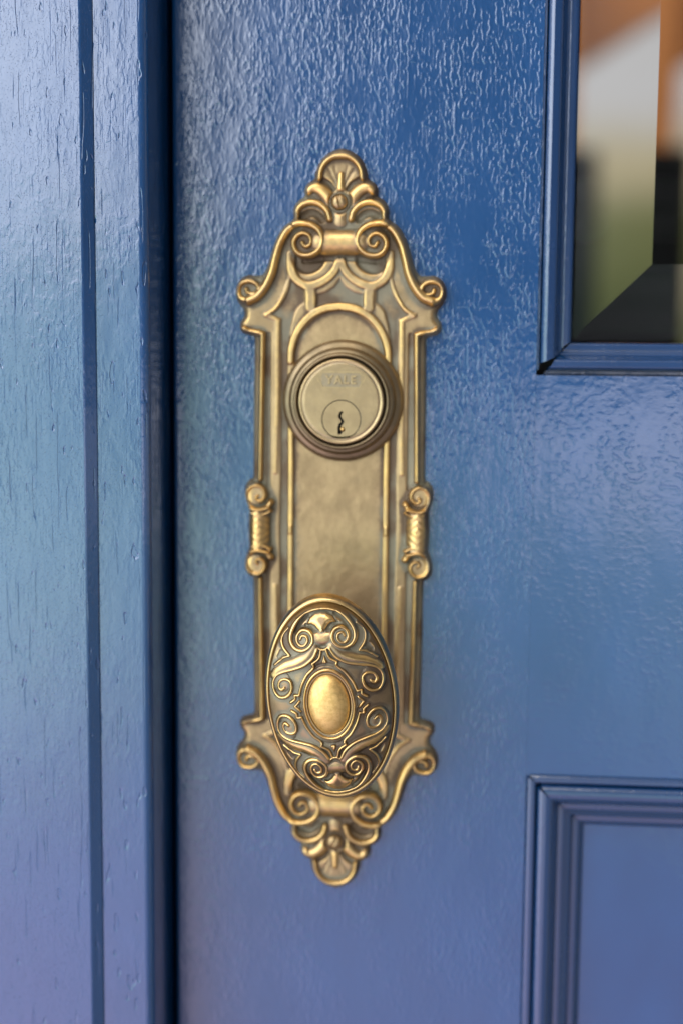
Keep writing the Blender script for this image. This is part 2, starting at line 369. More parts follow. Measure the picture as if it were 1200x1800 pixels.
M['lock_brass'] = brass('lock_brass', (.42, .30, .16), (.72, .52, .25), (.2, .16, .09), (.2, .2, .15), .38)
M['rim_brass'] = brass('rim_brass', (.25, .185, .105), (.48, .35, .17), (.12, .09, .06), (.15, .15, .12), .42)
def plain(name, col, rough=.6, metal=0):
    m_, t, b = new_mat(name)
    n = noise(t, coords(t, (60, 60, 60)), 1, 4, .6)
    t.links.new(mixc(t, n, tuple(c*.7 for c in col), tuple(c*1.3 for c in col)), b.inputs['Base Color'])
    b.inputs['Roughness'].default_value = rough; b.inputs['Metallic'].default_value = metal; return m_
M['dark'] = plain('dark_recess', (.006, .006, .007), .9)
M['keyway'] = plain('keyway_dark', (.012, .009, .006), .6)
M['wood'] = plain('brown_timber', (.42, .15, .035), .5)
M['darkwood'] = plain('dark_wood', (.03, .022, .018), .5)
M['greysill'] = plain('grey_stone', (.22, .2, .18), .6)
M['wallpaint'] = plain('hall_paint', (.12, .10, .09), .9)
M['outer'] = plain('weatherboard_paint', (.5, .5, .48), .7)
gm, gt, gb = new_mat('bevelled_glass')
gb.inputs['Transmission Weight'].default_value = 1; gb.inputs['IOR'].default_value = 1.5; gb.inputs['Roughness'].default_value = .0; gb.inputs['Specular Tint'].default_value = (.3, .3, .3, 1)
gn = noise(gt, coords(gt, (25, 25, 12)), 1, 2, .5); gbp = gt.nodes.new('ShaderNodeBump'); gbp.inputs['Distance'].default_value = .0001
gt.links.new(gn, gbp.inputs['Height']); gt.links.new(gbp.outputs[0], gb.inputs['Normal']); gb.inputs['Base Color'].default_value = (.95, .98, .96, 1)
M['glass'] = gm
mm = .001

# ------------------------------------------------------------------ house wall, door frame
def wall_boxes():
    bm = bmesh.new()
    box(bm, (-2.2, -.02, 0), (-.42, .12, 2.9)); box(bm, (1.17, -.02, 0), (2.8, .12, 2.9))
    box(bm, (-.42, -.02, 2.24), (1.17, .12, 2.9))
    return bm
bw = bm_obj('house_wall', wall_boxes(), M['outer']); tag(bw, kind='structure')
fr = empty('door_frame', (-.1, -.03, 0), 'thick blue painted timber door frame at the left, two stepped boards with pitted gloss paint', 'door frame')
XD0, XD1 = -.0596, .84         # door edges
def vert_front(e):             # vertical edges only
    a, b_ = e.verts; return abs(a.co.x-b_.co.x) < 1e-5 and abs(a.co.y-b_.co.y) < 1e-5
def prism(name, prof, z0, z1, mat, parent, bev=.0005):
    """closed (x, y) outline carried up the height"""
    bm = bmesh.new(); a = [bm.verts.new((x, y, z0)) for x, y in prof]; b_ = [bm.verts.new((x, y, z1)) for x, y in prof]
    bm.faces.new(a[::-1]); bm.faces.new(b_)
    for i in range(len(prof)): j = (i+1) % len(prof); bm.faces.new((a[i], a[j], b_[j], b_[i]))
    es = [e for e in bm.edges if vert_front(e)]; bmesh.ops.bevel(bm, geom=es, offset=bev, segments=5, affect='EDGES', profile=.5)
    return bm_obj(name, bm, mat, parent)
prism('casing_board', [(-.42, -.0328), (-.0824, -.0328), (-.0789, -.0302), (-.07883, -.0298), (-.07883, .06), (-.42, .06)], 0, 2.24, M['frame_paint'], fr)
bm = bmesh.new(); box(bm, (-.0788, -.030, 0), (-.0614, .04, 2.14), .0030, 14, lambda e: vert_front(e) and e.verts[0].co.x > -.07); bm_obj('jamb_board', bm, M['frame_paint'], fr)
bm = bmesh.new(); box(bm, (-.0786, .0405, 0), (-.046, .06, 2.14)); bm_obj('rebate_stop', bm, M['dark'], fr)
bm = bmesh.new(); box(bm, (.86, -.045, 0), (1.17, .06, 2.24), .0012, 8, vert_front); bm_obj('casing_board', bm, M['frame_paint'], fr)
bm = bmesh.new(); box(bm, (.8425, -.030, 0), (.8598, .06, 2.14), .003, 14, vert_front); bm_obj('jamb_board', bm, M['frame_paint'], fr)
bm = bmesh.new(); box(bm, (-.0788, -.028, 2.142), (.8598, .06, 2.238)); bm_obj('head_board', bm, M['frame_paint'], fr)

# ------------------------------------------------------------------ door
dr = empty('door', (.39, 0, .02), 'glossy blue painted panelled timber door with a bevelled glass light and brass hardware', 'door')
WX0, WX1, WZ0, WZ1 = .0665, .700, 1.0485, 1.93     # window opening
PX0, PX1, PZ0, PZ1 = .0675, .699, .25, 1-.0930      # lower panel opening
DT = .038
XS = .0665
def front_bevel(e):
    a, b_ = e.verts
    return vert_front(e) and a.co.x < XD0+1e-4
bm = bmesh.new(); box(bm, (XD0, 0, .02), (XS, DT, 2.135), .0016, 10, front_bevel); bm_obj('stile', bm, M['door_paint'], dr)
bm = bmesh.new(); box(bm, (.7002, 0, .02), (XD1, DT, 2.135)); bm_obj('stile', bm, M['door_paint'], dr)
bm = bmesh.new(); box(bm, (XS+.00004, .00006, PZ1), (.7, DT, WZ0)); bm_obj('lock_rail', bm, M['rail_paint'], dr)
bm = bmesh.new(); box(bm, (XS+.00004, .00006, WZ1), (.7, DT, 2.135)); bm_obj('top_rail', bm, M['rail_paint'], dr)
bm = bmesh.new(); box(bm, (XS+.00004, .00006, .02), (.7, DT, PZ0)); bm_obj('bottom_rail', bm, M['rail_paint'], dr)
bm = bmesh.new(); box(bm, (PX0-.004, .0105, PZ0-.004), (PX1+.004, .022, PZ1+.004)); bm_obj('panel', bm, M['rail_paint'], dr)

def frame_sweep(name, x0, x1, z0, z1, prof, mat, parent, side, gap=False):
    """one mitred length of moulding; prof = (inset, y) pairs; side 0 left 1 bottom 2 right 3 top"""
    P = np.array(prof)
    g = .00035                                       # hairline at the mitre
    V = []
    for s, y in P:
        c = [(x0+s, z0+s), (x1-s, z0+s), (x1-s, z1-s), (x0+s, z1-s)]
        a, b_ = {0: (c[0], c[3]), 1: (c[0], c[1]), 2: (c[1], c[2]), 3: (c[3], c[2])}[side]
        V += [(a, b_, y)]
    vv, F = [], []
    n = 40
    for (a, b_, y) in V:
        for k in range(n+1):
            t = k/n
            gg = g
            if gap: q_ = (a[0]-x0)/.0114; gg = .00025+.0022*max(0, 1-abs(q_-.12)/.45)+.0005*max(0, 1-abs(q_-.8)/.2)
            L_ = math.hypot(b_[0]-a[0], b_[1]-a[1])
            if k == 0: t = gg/L_
            if k == n: t = 1-g
            vv.append((a[0]+(b_[0]-a[0])*t, y, a[1]+(b_[1]-a[1])*t))
    for i in range(len(V)-1):
        for k in range(n):
            q = [i*(n+1)+k, i*(n+1)+k+1, (i+1)*(n+1)+k+1, (i+1)*(n+1)+k]
            F.append(q)
    o = mesh_obj(name, vv, F, mat, parent, smooth=False)
    bv = o.modifiers.new('round', 'BEVEL'); bv.width = .00018; bv.segments = 3; bv.limit_method = 'ANGLE'; bv.angle_limit = radians(20)
    so_ = o.modifiers.new('s', 'SOLIDIFY'); so_.thickness = .0008; so_.offset = -1
    return o
def mould(n_, prof, *r):
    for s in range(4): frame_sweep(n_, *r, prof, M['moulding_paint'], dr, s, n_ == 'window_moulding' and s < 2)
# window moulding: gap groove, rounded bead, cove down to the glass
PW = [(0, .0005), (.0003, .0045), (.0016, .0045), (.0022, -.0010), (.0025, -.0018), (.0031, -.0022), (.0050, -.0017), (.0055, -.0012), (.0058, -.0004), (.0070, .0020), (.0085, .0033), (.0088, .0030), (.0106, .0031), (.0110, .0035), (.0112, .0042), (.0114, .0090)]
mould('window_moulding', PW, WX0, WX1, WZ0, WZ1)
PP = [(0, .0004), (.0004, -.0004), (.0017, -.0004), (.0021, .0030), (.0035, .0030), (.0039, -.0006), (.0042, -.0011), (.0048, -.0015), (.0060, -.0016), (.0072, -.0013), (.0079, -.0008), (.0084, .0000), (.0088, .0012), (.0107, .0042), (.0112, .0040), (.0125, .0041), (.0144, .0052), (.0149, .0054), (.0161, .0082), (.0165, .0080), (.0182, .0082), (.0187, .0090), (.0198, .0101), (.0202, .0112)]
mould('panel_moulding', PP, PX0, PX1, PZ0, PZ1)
# glass rebate backing strip behind the window moulding
bm = bmesh.new()
for lo, hi in (((WX0, .0125, WZ0), (WX0+.010, DT, WZ1)), ((WX1-.010, .0125, WZ0), (WX1, DT, WZ1)), ((WX0+.0101, .0125, WZ0), (WX1-.0101, DT, WZ0+.010)), ((WX0+.0101, .0125, WZ1-.010), (WX1-.0101, DT, WZ1))):
    box(bm, lo, hi)
bm_obj('glazing_bead', bm, M['darkwood'], dr)
# bevelled pane
def pane():
    x0, x1, z0, z1 = WX0+.008, WX1-.008, WZ0+.008, WZ1-.008; b_ = .0305; bz = .0300
    fy, ey, by = .0042, .0088, .0118
    V = [(x0, ey, z0), (x1, ey, z0), (x1, ey, z1), (x0, ey, z1), (x0+b_, fy, z0+bz), (x1-b_, fy, z0+bz), (x1-b_, fy, z1-bz), (x0+b_, fy, z1-bz),
         (x0, by, z0), (x1, by, z0), (x1, by, z1), (x0, by, z1)]
    F = [(0, 1, 5, 4), (1, 2, 6, 5), (2, 3, 7, 6), (3, 0, 4, 7), (4, 5, 6, 7), (11, 10, 9, 8), (1, 0, 8, 9), (2, 1, 9, 10), (3, 2, 10, 11), (0, 3, 11, 8)]
    return V, F
V, F = pane(); mesh_obj('glass_pane', V, F, M['glass'], dr, smooth=False)

# ------------------------------------------------------------------ hallway behind the glass
HX0, HX1, HY1 = -.5, 1.6, 3.4
bm = bmesh.new()
box(bm, (HX0-.1, .13, 0), (HX0, HY1, 2.7)); box(bm, (HX1, .13, 0), (HX1+.1, HY1, 2.7))
box(bm, (HX0-.1, .13, 2.7), (HX1+.1, HY1, 2.8))
OX0, OX1, OZ0, OZ1 = .42, 1.45, .72, 2.2                 # opening in the back wall
box(bm, (HX0, HY1-.1, 0), (OX0, HY1, 2.7)); box(bm, (OX1, HY1-.1, 0), (HX1, HY1, 2.7))
box(bm, (OX0, HY1-.1, 0), (OX1, HY1, OZ0)); box(bm, (OX0, HY1-.1, OZ1), (OX1, HY1, 2.7))
tag(bm_obj('hall_wall', bm, M['wallpaint']), kind='structure')
bm = bmesh.new(); box(bm, (HX0-.1, .13, -.1), (HX1+.1, HY1, -.001)); tag(bm_obj('hall_floor', bm, M['darkwood']), kind='structure')
bm = bmesh.new(); box(bm, (-3, -.9, -.12), (3.5, .125, -.101)); tag(bm_obj('porch_floor', bm, M['greysill']), kind='structure')

# ------------------------------------------------------------------ escutcheon plate: relief on one quarter, mirrored
PC = (-.0010, .9938)                 # plate centre (x, z)
def plate_relief(step=.24):
    gx = np.arange(0, 38.0, step); gy = np.arange(0, 133.5, step)
    out_ = list(PLATE_OUTLINE[1:])
    side = [(29.7, 60), (29.9, 40), (30.0, 18.6), (30.8, 17.6), (32.6, 15.6), (33.0, 12.5), (32.2, 9.2), (31.4, 7.0), (31.6, 3.0), (31.7, 0)]
    q = [(0, 130.9)] + [tuple(p) for p in out_] + side
    full = q + [(x, -y) for x, y in q[::-1][1:]]
    full = [(max(0, x), y) for x, y in full]
    poly = full + [(-x, y) for x, y in full[::-1][1:-1]]
    sd = poly_sdf(gx, gy, catmull(poly, .9))
    B = np.where(sd > 0, 2.5*np.sqrt(np.clip(1-(1-np.clip(sd/2.6, 0, 1))**2, 0, 1)), sd*1.6)
    B = np.maximum(B, -1.5)
    GX, GY = np.meshgrid(gx, gy, indexing='ij')
    R = np.zeros_like(B)
    # raised discs below the volutes and below the barrel scrolls
    for (cx, cy, r, h) in ((11.4, 99.4, 5.6, 1.7), (31.4, 82.6, 3.4, .6), (28.3, 12.0, 4.2, 2.2)):
        d = np.hypot(GX-cx, GY-cy)/r; R = np.maximum(R, h*np.clip((1-d)/.3, 0, 1)**.6)
    for k, (pts, w0, w1, h) in PLATE_RIDGES.items():
        T = np.zeros_like(B)
        pts = [(max(-.5, x), y) for x, y in pts]
        fw_, fh_ = {'ring': (1.5, .68), 'arch': (1.45, .68), 'post': (1.15, .65), 'inner_line': (1.5, .65), 'inner_line2': (1.6, .42), 'panel': (1.35, .5), 'S': (1.15, 1.1), 'fin_loop': (1.2, 1.0)}.get(k, (1, 1)); w0, w1, h = w0*fw_, w1*fw_, h*fh_
        stroke_max(T, gx, gy, pts, w0, w1, h, band=(k in ('ring', 'post', 'arch', 'panel', 'inner_line2')), straight=(k in ('rail', 'rail2', 'post', 'panel')))
        if k in ('volute_top', 'b_vol'):               # these curl on top of their discs
            T = T + np.where(T > .05, {'volute_top': 1.0, 'b_vol': .9}[k], 0)*sstep(T, 0, .6)
        R = np.maximum(R, T)
    # barrel body
    T = np.zeros_like(B); stroke_max(T, gx, gy, [(27.8, 8.6), (27.8, -1)], 4.3, 4.3, 3.4, straight=True)
    leaf = .16*np.abs(np.sin(GY*1.35+np.abs(GX-27.8)*.9))
    R = np.where(GY < 7.6, np.maximum(R, T+leaf*(T > .6)), R)
    T = np.zeros_like(B); stroke_max(T, gx, gy, [(16.7, 1), (16.7, -3)], .8, .8, .8, band=True, straight=True); R = np.maximum(R, T)
    T = np.zeros_like(B); stroke_max(T, gx, gy, [(24.0, 7.9), (27.8, 7.2), (31.6, 7.9)], .8, .8, 4.3); R = np.maximum(R, T)
    R = R*sstep(np.hypot(GX, GY-112.7), 3.3, 4.6)
    Gv = np.zeros_like(B)
    for k, (pts, w0, w1, h) in PLATE_GROOVES.items():
        if k in ('tri', 'crescent', 'channel', 'fan2'): continue
        if k == 'fan1': h = .2
        stroke_max(Gv, gx, gy, [(max(-.5, x), y) for x, y in pts], w0, w1, h, straight=(k == 'channel'))
    stroke_max(Gv, gx, gy, [(24.4, 68), (24.4, 15)], .9, .9, .5, straight=True)
    for a in (0.35, .8, 1.25):                         # flutes of the fan
        stroke_max(Gv, gx, gy, [(2*sin(a*.6), 116+1), (6.2*sin(a), 119+6.0*cos(a))], .35, .6, .09, straight=True)
    # gently sunk fields
    low = np.zeros_like(B); lowf = None
    arch = [(0, 77)]+[(16.2*sin(a), 57.5+19*cos(a)) for a in np.linspace(.1, 1.35, 9)]+[(16.0, 50), (16, -2), (0, -2)]
    low = np.maximum(low, .55*sstep(poly_sdf(gx, gy, arch+[(-x, y) for x, y in arch[::-1]]), 0, .7))
    mid = [(0, 87.5), (2.2, 84.6), (5, 82.8), (8.2, 82), (8.4, 77), (5, 78.2), (0, 78.8)]
    low = np.maximum(low, .6*sstep(poly_sdf(gx, gy, mid+[(-x, y) for x, y in mid[::-1][1:-1]]), -.2, .9))
    fld = [(12.2, 84.6), (16.5, 87), (18.3, 90), (19.2, 84), (21.5, 78), (24.2, 75), (21.0, 72.6), (20.7, 68), (20.6, 20), (20.6, -3), (17.4, -3), (17.3, 58), (15.5, 74), (12.0, 79)]
    bowl = [(5.0, 96), (5.4, 92), (8, 89.3), (11.5, 88.3), (14.5, 89.5), (16.6, 92.5), (17.0, 96)]
    low = np.maximum(low, 1.3*sstep(poly_sdf(gx, gy, catmull(bowl, .6)), -.3, 1.2))
    low = np.maximum(low, .55*sstep(poly_sdf(gx, gy, catmull(fld, .8)), 0, 1.0))
    R = R*1.15
    lowf = np.clip(low, 0, .8)*np.clip(1-R/1.0, 0, 1)*(1-.9*sstep(poly_sdf(gx, gy, arch+[(-x, y) for x, y in arch[::-1]]), -.5, .3))
    H = B + R*sstep(sd, -.3, .8) - (Gv+low)*sstep(sd, 0, 1.5)*np.clip(1-R/1.2, 0, 1)
    H = blur(H, .5)
    H = np.where(sd < -1.2, -1.5, H)
    return gx, gy, H, sd, lowf
def build_plate():
    gx, gy, H, sd, lowf = plate_relief()
    gx[0] = gy[0] = 0
    X_ = np.concatenate([-gx[::-1][:-1], gx]); Y_ = np.concatenate([-gy[::-1][:-1], gy])
    def full(A):
        A = np.concatenate([A[::-1][:-1], A], 0); return np.concatenate([A[:, ::-1][:, :-1], A], 1)
    Hf, Sf = full(H), full(sd)
    # hand finish: slight unevenness so the four quarters are not clones
    rng = np.random.default_rng(4)
    nz_ = blur(rng.normal(size=Hf.shape), 9); nz_ /= nz_.std(); nf_ = blur(rng.normal(size=Hf.shape), 3); nf_ /= nf_.std()
    Hf = Hf + np.where(Sf > .5, nz_*.03+nf_*.012, 0)
    Hb = np.maximum(Hf, 0)
    cur = (Hb-blur(Hb, 3.2))/.5 + (Hb-blur(Hb, 9))/1.3
    wear_shade = np.clip(cur, -1, 1) - .0
    flat = (Sf > 2)
    wear_shade = np.where(Sf < 1.4, np.minimum(wear_shade, -.35), wear_shade)
    wear_shade = np.where(Sf < .7, -.9, wear_shade)  # contact shadow painted into the colour along the plate's outer edge
    wear_shade = np.clip(wear_shade-.55*full(lowf), -1, 1)
    nx, ny = Hf.shape
    idx = np.arange(nx*ny).reshape(nx, ny)
    keep = (Sf > -1.0)
    q = keep[:-1, :-1] & keep[1:, :-1] & keep[:-1, 1:] & keep[1:, 1:]
    cx = (X_[:-1]+X_[1:])/2; cy = (Y_[:-1]+Y_[1:])/2; CX, CY = np.meshgrid(cx, cy, indexing='ij')
    GX, GY = np.meshgrid(X_, Y_, indexing='ij')
    V = np.stack([PC[0]+GX*mm, -Hf*mm, PC[1]+GY*mm], -1).reshape(-1, 3)
    W = wear_shade.reshape(-1)
    quad = np.stack([idx[:-1, :-1], idx[1:, :-1], idx[1:, 1:], idx[:-1, 1:]], -1)
    root = empty('escutcheon_plate', (PC[0], 0, PC[1]), 'tall ornate aged brass escutcheon plate with scrollwork, screwed upright to the blue door', 'door plate')
    bar = (np.abs(CX) < 17.3) & (np.abs(CY) > 93.0) & (np.abs(CY) < 105.6)
    # follow the volute outline rather than a rectangle
    bar &= (np.hypot(np.abs(CX)-11.6, np.abs(CY)-99.3) < 6.4) | ((np.abs(CX) < 8) & (np.abs(np.abs(CY)-99.0) < 4.9))
    fin = (np.abs(CY) > 106.4) & ~bar
    brl = (np.hypot(np.abs(CX)-28.2, np.abs(CY)-12.0) < 4.6) | ((np.abs(np.abs(CX)-27.8) < 4.3) & (np.abs(CY) < 10))
    brl &= ~bar
    main = ~(bar | fin | brl)
    regs = [('backplate', main)]
    for s in (1, -1):
        regs += [('finial', fin & (CY*s > 0)), ('scroll_crossbar', bar & (CY*s > 0)), ('side_scroll', brl & (CX*s > 0))]
    for name, mk in regs:
        F_ = quad[mk & q]; u, inv = np.unique(F_, return_inverse=True)
        mesh_obj(name, V[u], inv.reshape(F_.shape), M['plate_brass'], root, attr={'wear_shade': W[u]})
    return root
plate = build_plate()

def lathe(prof, cx, cz, n=128, sx=1.0, sz=1.0, rot=0, closed=True):
    """prof = (r, protrusion) in mm from outside in; axis along -y"""
    V, F = [], []
    for r, h in prof:
        for k in range(n):
            a = 2*pi*k/n; x, z = r*sx*cos(a), r*sz*sin(a)
            x, z = x*cos(rot)-z*sin(rot), x*sin(rot)+z*cos(rot)
            V.append((cx+x*mm, -h*mm, cz+z*mm))
    for i in range(len(prof)-1):
        for k in range(n):
            F.append((i*n+k, i*n+(k+1) % n, (i+1)*n+(k+1) % n, (i+1)*n+k))
    return V, F
def smooth_prof(p, step=.25):
    return [tuple(q) for q in catmull(p, step)]
# screws
for zc in (PC[1]+.1127, PC[1]-.1127):
    bm = bmesh.new()
    pr = smooth_prof([(2.7, 2.6), (2.6, 3.7), (2.1, 4.5), (1.2, 4.95), (.05, 5.05)])
    V, F = lathe(pr, PC[0]-.0003, zc, 48)
    # slot: press a groove into the dome
    ang = .25 if zc > PC[1] else -.5
    V = [(x, y+(.0009*(1-sstep(abs((x-PC[0]+.0003)*cos(ang)+(z-zc)*sin(ang)), .00030, .00050))), z) for x, y, z in V]
    bm.free()
    d = np.full(len(V), .35)
    s = mesh_obj('screw', V, F, M['plate_brass'], plate, attr={'wear_shade': d})
    V, F = lathe([(3.6, 2.2), (3.5, 3.0), (3.1, 3.25), (2.8, 3.0), (2.75, 2.4)], PC[0]-.0003, zc, 48)
    mesh_obj('screw_seat', V, F, M['plate_brass'], s, attr={'wear_shade': np.full(len(V), -.5)})

# ------------------------------------------------------------------ lock cylinder
LC = (.0004, 1.0391)
lock = empty('lock_cylinder', (LC[0], -.002, LC[1]), 'round brass lock cylinder with a small keyhole, set in a stepped collar above the knob', 'lock')
pr = smooth_prof([(21.0, 2.2), (20.8, 3.4), (20.0, 4.4), (19.0, 4.9), (18.4, 5.1)])+smooth_prof([(18.3, 5.6), (18.0, 7.2), (17.2, 8.1), (16.6, 8.2)])+smooth_prof([(16.5, 8.8), (16.2, 9.6), (15.7, 9.8), (15.2, 9.3), (14.9, 8.0), (14.8, 5.5)])+[(13.5, 5.4)]
V, F = lathe(pr, *LC, 160); rr_ = [p[0] for p in pr for _ in range(160)]
wr = [(.35 if (15.6 < r < 16.5 or 18.3 < r < 18.8) else (-.7 if r < 15.0 else -.05)) for r in rr_]
mesh_obj('collar', V, F, M['rim_brass'], lock, attr={'wear_shade': wr})
FH = 11.0
pr = [(14.6, 4.5), (14.6, 9.9)]+smooth_prof([(14.6, 10.2), (14.4, 10.8), (14.0, 11.0), (13.5, 10.9)])+[(13.1, FH-.25), (12.9, FH-.05), (12.6, FH), (12.0, FH)]
# face disc with a hole for the plug: radial grid
def ring_between(cx, cz, R, px, pz, r, h, n=160, k=10):
    V, F = [], []
    for i in range(k+1):
        t = i/k
        for j in range(n):
            a = 2*pi*j/n
            V.append(((cx+R*cos(a)*mm)*(1-t)+(px+r*cos(a)*mm)*t, -h*mm, (cz+R*sin(a)*mm)*(1-t)+(pz+r*sin(a)*mm)*t))
    for i in range(k):
        for j in range(n): F.append((i*n+j, i*n+(j+1) % n, (i+1)*n+(j+1) % n, (i+1)*n+j))
    return V, F
PLG = (.0006, 1.0330)
V, F = lathe(pr, *LC, 160); wr = [.45 if (p[0] > 13.4 and p[1] > 9.9) else (-.3 if p[0] > 12.7 else .0) for p in pr for _ in range(160)]
V2, F2 = ring_between(*LC, 12.0, *PLG, 6.75, FH, k=40); o_ = len(V); V += V2; F += [tuple(i+o_ for i in f) for f in F2]
wr += [(-.28 if abs(x-LC[0]) < .0066 and abs(z-LC[1]-.0072) < .0024 else -.05) for x, y, z in V2]
V3, F3 = lathe([(6.75, FH), (6.65, FH-.12), (6.6, FH-1.2)], *PLG, 160); o_ = len(V); V += V3; F += [tuple(i+o_ for i in f) for f in F3]; wr += [-.6]*len(V3)
mesh_obj('cylinder_face', V, F, M['lock_brass'], lock, attr={'wear_shade': wr})
def curve_solid(loops, y0, depth, cx, cz, mat, name, parent, bevel=0.0):
    """filled 2D curve (loops in mm) extruded along y; inner loops are holes"""
    cu = bpy.data.curves.new(name, 'CURVE'); cu.dimensions = '2D'; cu.fill_mode = 'BOTH'
    for lp in loops:
        s = cu.splines.new('POLY'); s.points.add(len(lp)-1); s.use_cyclic_u = True
        for p, (x, z) in zip(s.points, lp): p.co = (x, z, 0, 1)
    cu.extrude = depth/2; cu.bevel_depth = bevel
    return curve_to_obj(cu, y0, cx, cz, mat, name, parent)
def curve_to_obj(cu, y0, cx, cz, mat, name, parent):
    tmp = bpy.data.objects.new('tmp', cu); C.objects.link(tmp)
    dg = bpy.context.evaluated_depsgraph_get(); me0 = bpy.data.meshes.new_from_object(tmp.evaluated_get(dg))
    V = [(cx+v.co.x*mm, -(y0+v.co.z)*mm, cz+v.co.y*mm) for v in me0.vertices]; F = [tuple(p.vertices) for p in me0.polygons]
    bpy.data.objects.remove(tmp); bpy.data.meshes.remove(me0)
    return mesh_obj(name, V, F, mat, parent, smooth=False, attr={'wear_shade': np.full(len(V), .05 if name == 'plug' else .42)})
circ = lambda r, n=96: [(r*cos(2*pi*k/n), r*sin(2*pi*k/n)) for k in range(n)]
# zig-zag keyway outline, mm from plug centre
key = [(1.25*x_, 1.15*z_) for x_, z_ in [(-.35, 2.3), (.25, 2.5), (.45, 2.1), (.0, 1.6), (-.1, .9), (.35, .2), (.75, -.5), (.6, -1.2), (.05, -1.7), (.0, -2.1), (.7, -2.3), (1.0, -2.8), (.95, -3.5), (.3, -3.7), (.1, -4.3), (-.95, -4.5), (-1.0, -2.4), (-.75, -1.3), (-.1, -.8), (-.15, -.3), (-.75, .4), (-.85, 1.3), (-.6, 1.9)]]
plug = curve_solid([circ(6.42), key[::-1]], FH-1.1, 2.0, *PLG, M['lock_brass'], 'plug', lock)
V, F = lathe([(6.5, FH-2.6), (.01, FH-2.6)], *PLG, 48); mesh_obj('keyway', V, F, M['keyway'], plug)
V, F = lathe(smooth_prof([(.75, FH-2.5), (.7, FH-1.0), (.4, FH-.5), (.02, FH-.4)]), PLG[0]+.0003, PLG[1]-.0033, 24); mesh_obj('key_pin', V, F, M['bright_brass'], plug)
# raised maker's name in its cartouche
def text_solid(txt, size, x, z, h, parent, name='lettering'):
    cu = bpy.data.curves.new(name, 'FONT'); cu.body = txt; cu.size = size; cu.align_x = 'CENTER'; cu.align_y = 'CENTER'
    cu.extrude = .16; cu.bevel_depth = .06; cu.space_character = 1.25; cu.offset = .05
    return curve_to_obj(cu, h, x, z, M['lock_brass'], name, parent)
face_o = [o for o in C.objects if o.name.startswith('cylinder_face')][0]
text_solid('YALE', 3.9, LC[0]-.0000, LC[1]+.0072, FH+.12, face_o)
def outline_band(lp, w):
    P = np.array(lp, float); c = P.mean(0); n = len(P); q = []
    for i in range(n):
        a, b_ = P[i]-P[i-1], P[(i+1) % n]-P[i]; na = np.array([a[1], -a[0]])/np.linalg.norm(a); nb = np.array([b_[1], -b_[0]])/np.linalg.norm(b_)
        v = na+nb; v /= np.linalg.norm(v); v /= max(.35, v@na); q.append(tuple(P[i]-v*w))
    return q
cart = [(-8.0, 1.6), (-6.6, 1.5), (-6.2, 2.6), (6.2, 2.6), (6.6, 1.5), (8.0, 1.6), (7.6, 0), (6.6, -1.0), (6.2, -2.3), (-6.2, -2.3), (-6.6, -1.0), (-7.6, 0)]
ib = outline_band(cart, .38)
curve_solid([cart, ib], FH+.03, .22, LC[0], LC[1]+.0072, M['lock_brass'], 'name_border', face_o)

# ------------------------------------------------------------------ door knob
KC = (.00071, .94368); KT = radians(6.5); HR = 40.0; KA, KB = 21.8, 34.3
def knob_relief(step=.11):
    gx = np.arange(0, 24, step); gy = np.arange(0, 36, step); R = np.zeros((len(gx), len(gy)))
    for k, (pts, w0, w1, h) in KNOB_RIDGES.items():
        T = np.zeros_like(R)
        f, fh = {'strand': (1.3, 1.45), 'sband': (1.5, 1.7), 'bar': (1.0, .9), 'sband_fill': (1.45, 1.5)}.get(k, (1.3, 1.4))
        if k == 'shell' or k == 'shell_low': continue
        if k == 'bar': pts = [(-.4, 22.6), (2.6, 22.6)]
        stroke_max(T, gx, gy, [(max(-.4, x), y) for x, y in pts], w0*f, w1*f, h*fh, straight=(k in ('tiny', 'side_tri')))
        R = np.maximum(R, T)
    GX, GY = np.meshgrid(gx, gy, indexing='ij')
    # bulging disc under each volute and the shell dome
    for cx, cy, r, h in ((6.7, 22.4, 3.8, 1.3), (15.6, 8.6, 3.6, 1.0)):
        d = np.hypot(GX-cx, GY-cy)/r; R = np.maximum(R, h*np.clip(1-d*d, 0, 1)**.5)
    sh = [(0, 31.3), (2.0, 30.9), (3.9, 29.5), (5.1, 27.0), (3.6, 27.3), (2.3, 26.6), (1.3, 25.2), (1.1, 23.9)]
    q = poly_sdf(gx, gy, sh+[(-x, y) for x, y in sh[::-1][:-1]])
    R = np.maximum(R, 1.3*np.clip(1-(1-np.clip(q/1.9, 0, 1))**2, 0, 1)**.5)
    # medallion frame rings
    e = np.hypot(GX/8.35, GY/11.9)
    R = np.maximum(R, .8*np.clip(1-((e-1)/.05)**2, 0, 1)**.7)
    e2 = (e-1.0)
    Gv = np.zeros_like(R)
    for k, (pts, w0, w1, h) in KNOB_GROOVES.items(): stroke_max(Gv, gx, gy, pts, w0, w1, h)
    Gv = np.maximum(Gv, .5*np.clip(1-((e-1.16)/.06)**2, 0, 1))
    Gv = np.maximum(Gv, 1.0*sstep(-e, -.9, -.8))
    return gx, gy, blur(R, .8), blur(Gv, 1.2)
def bil(gx, gy, A, x, y):
    sx_ = np.clip(x/(gx[1]-gx[0]), 0, len(gx)-1.001); sy_ = np.clip(y/(gy[1]-gy[0]), 0, len(gy)-1.001)
    i, j = sx_.astype(int), sy_.astype(int); fx, fy = sx_-i, sy_-j
    return A[i, j]*(1-fx)*(1-fy)+A[i+1, j]*fx*(1-fy)+A[i, j+1]*(1-fx)*fy+A[i+1, j+1]*fx*fy
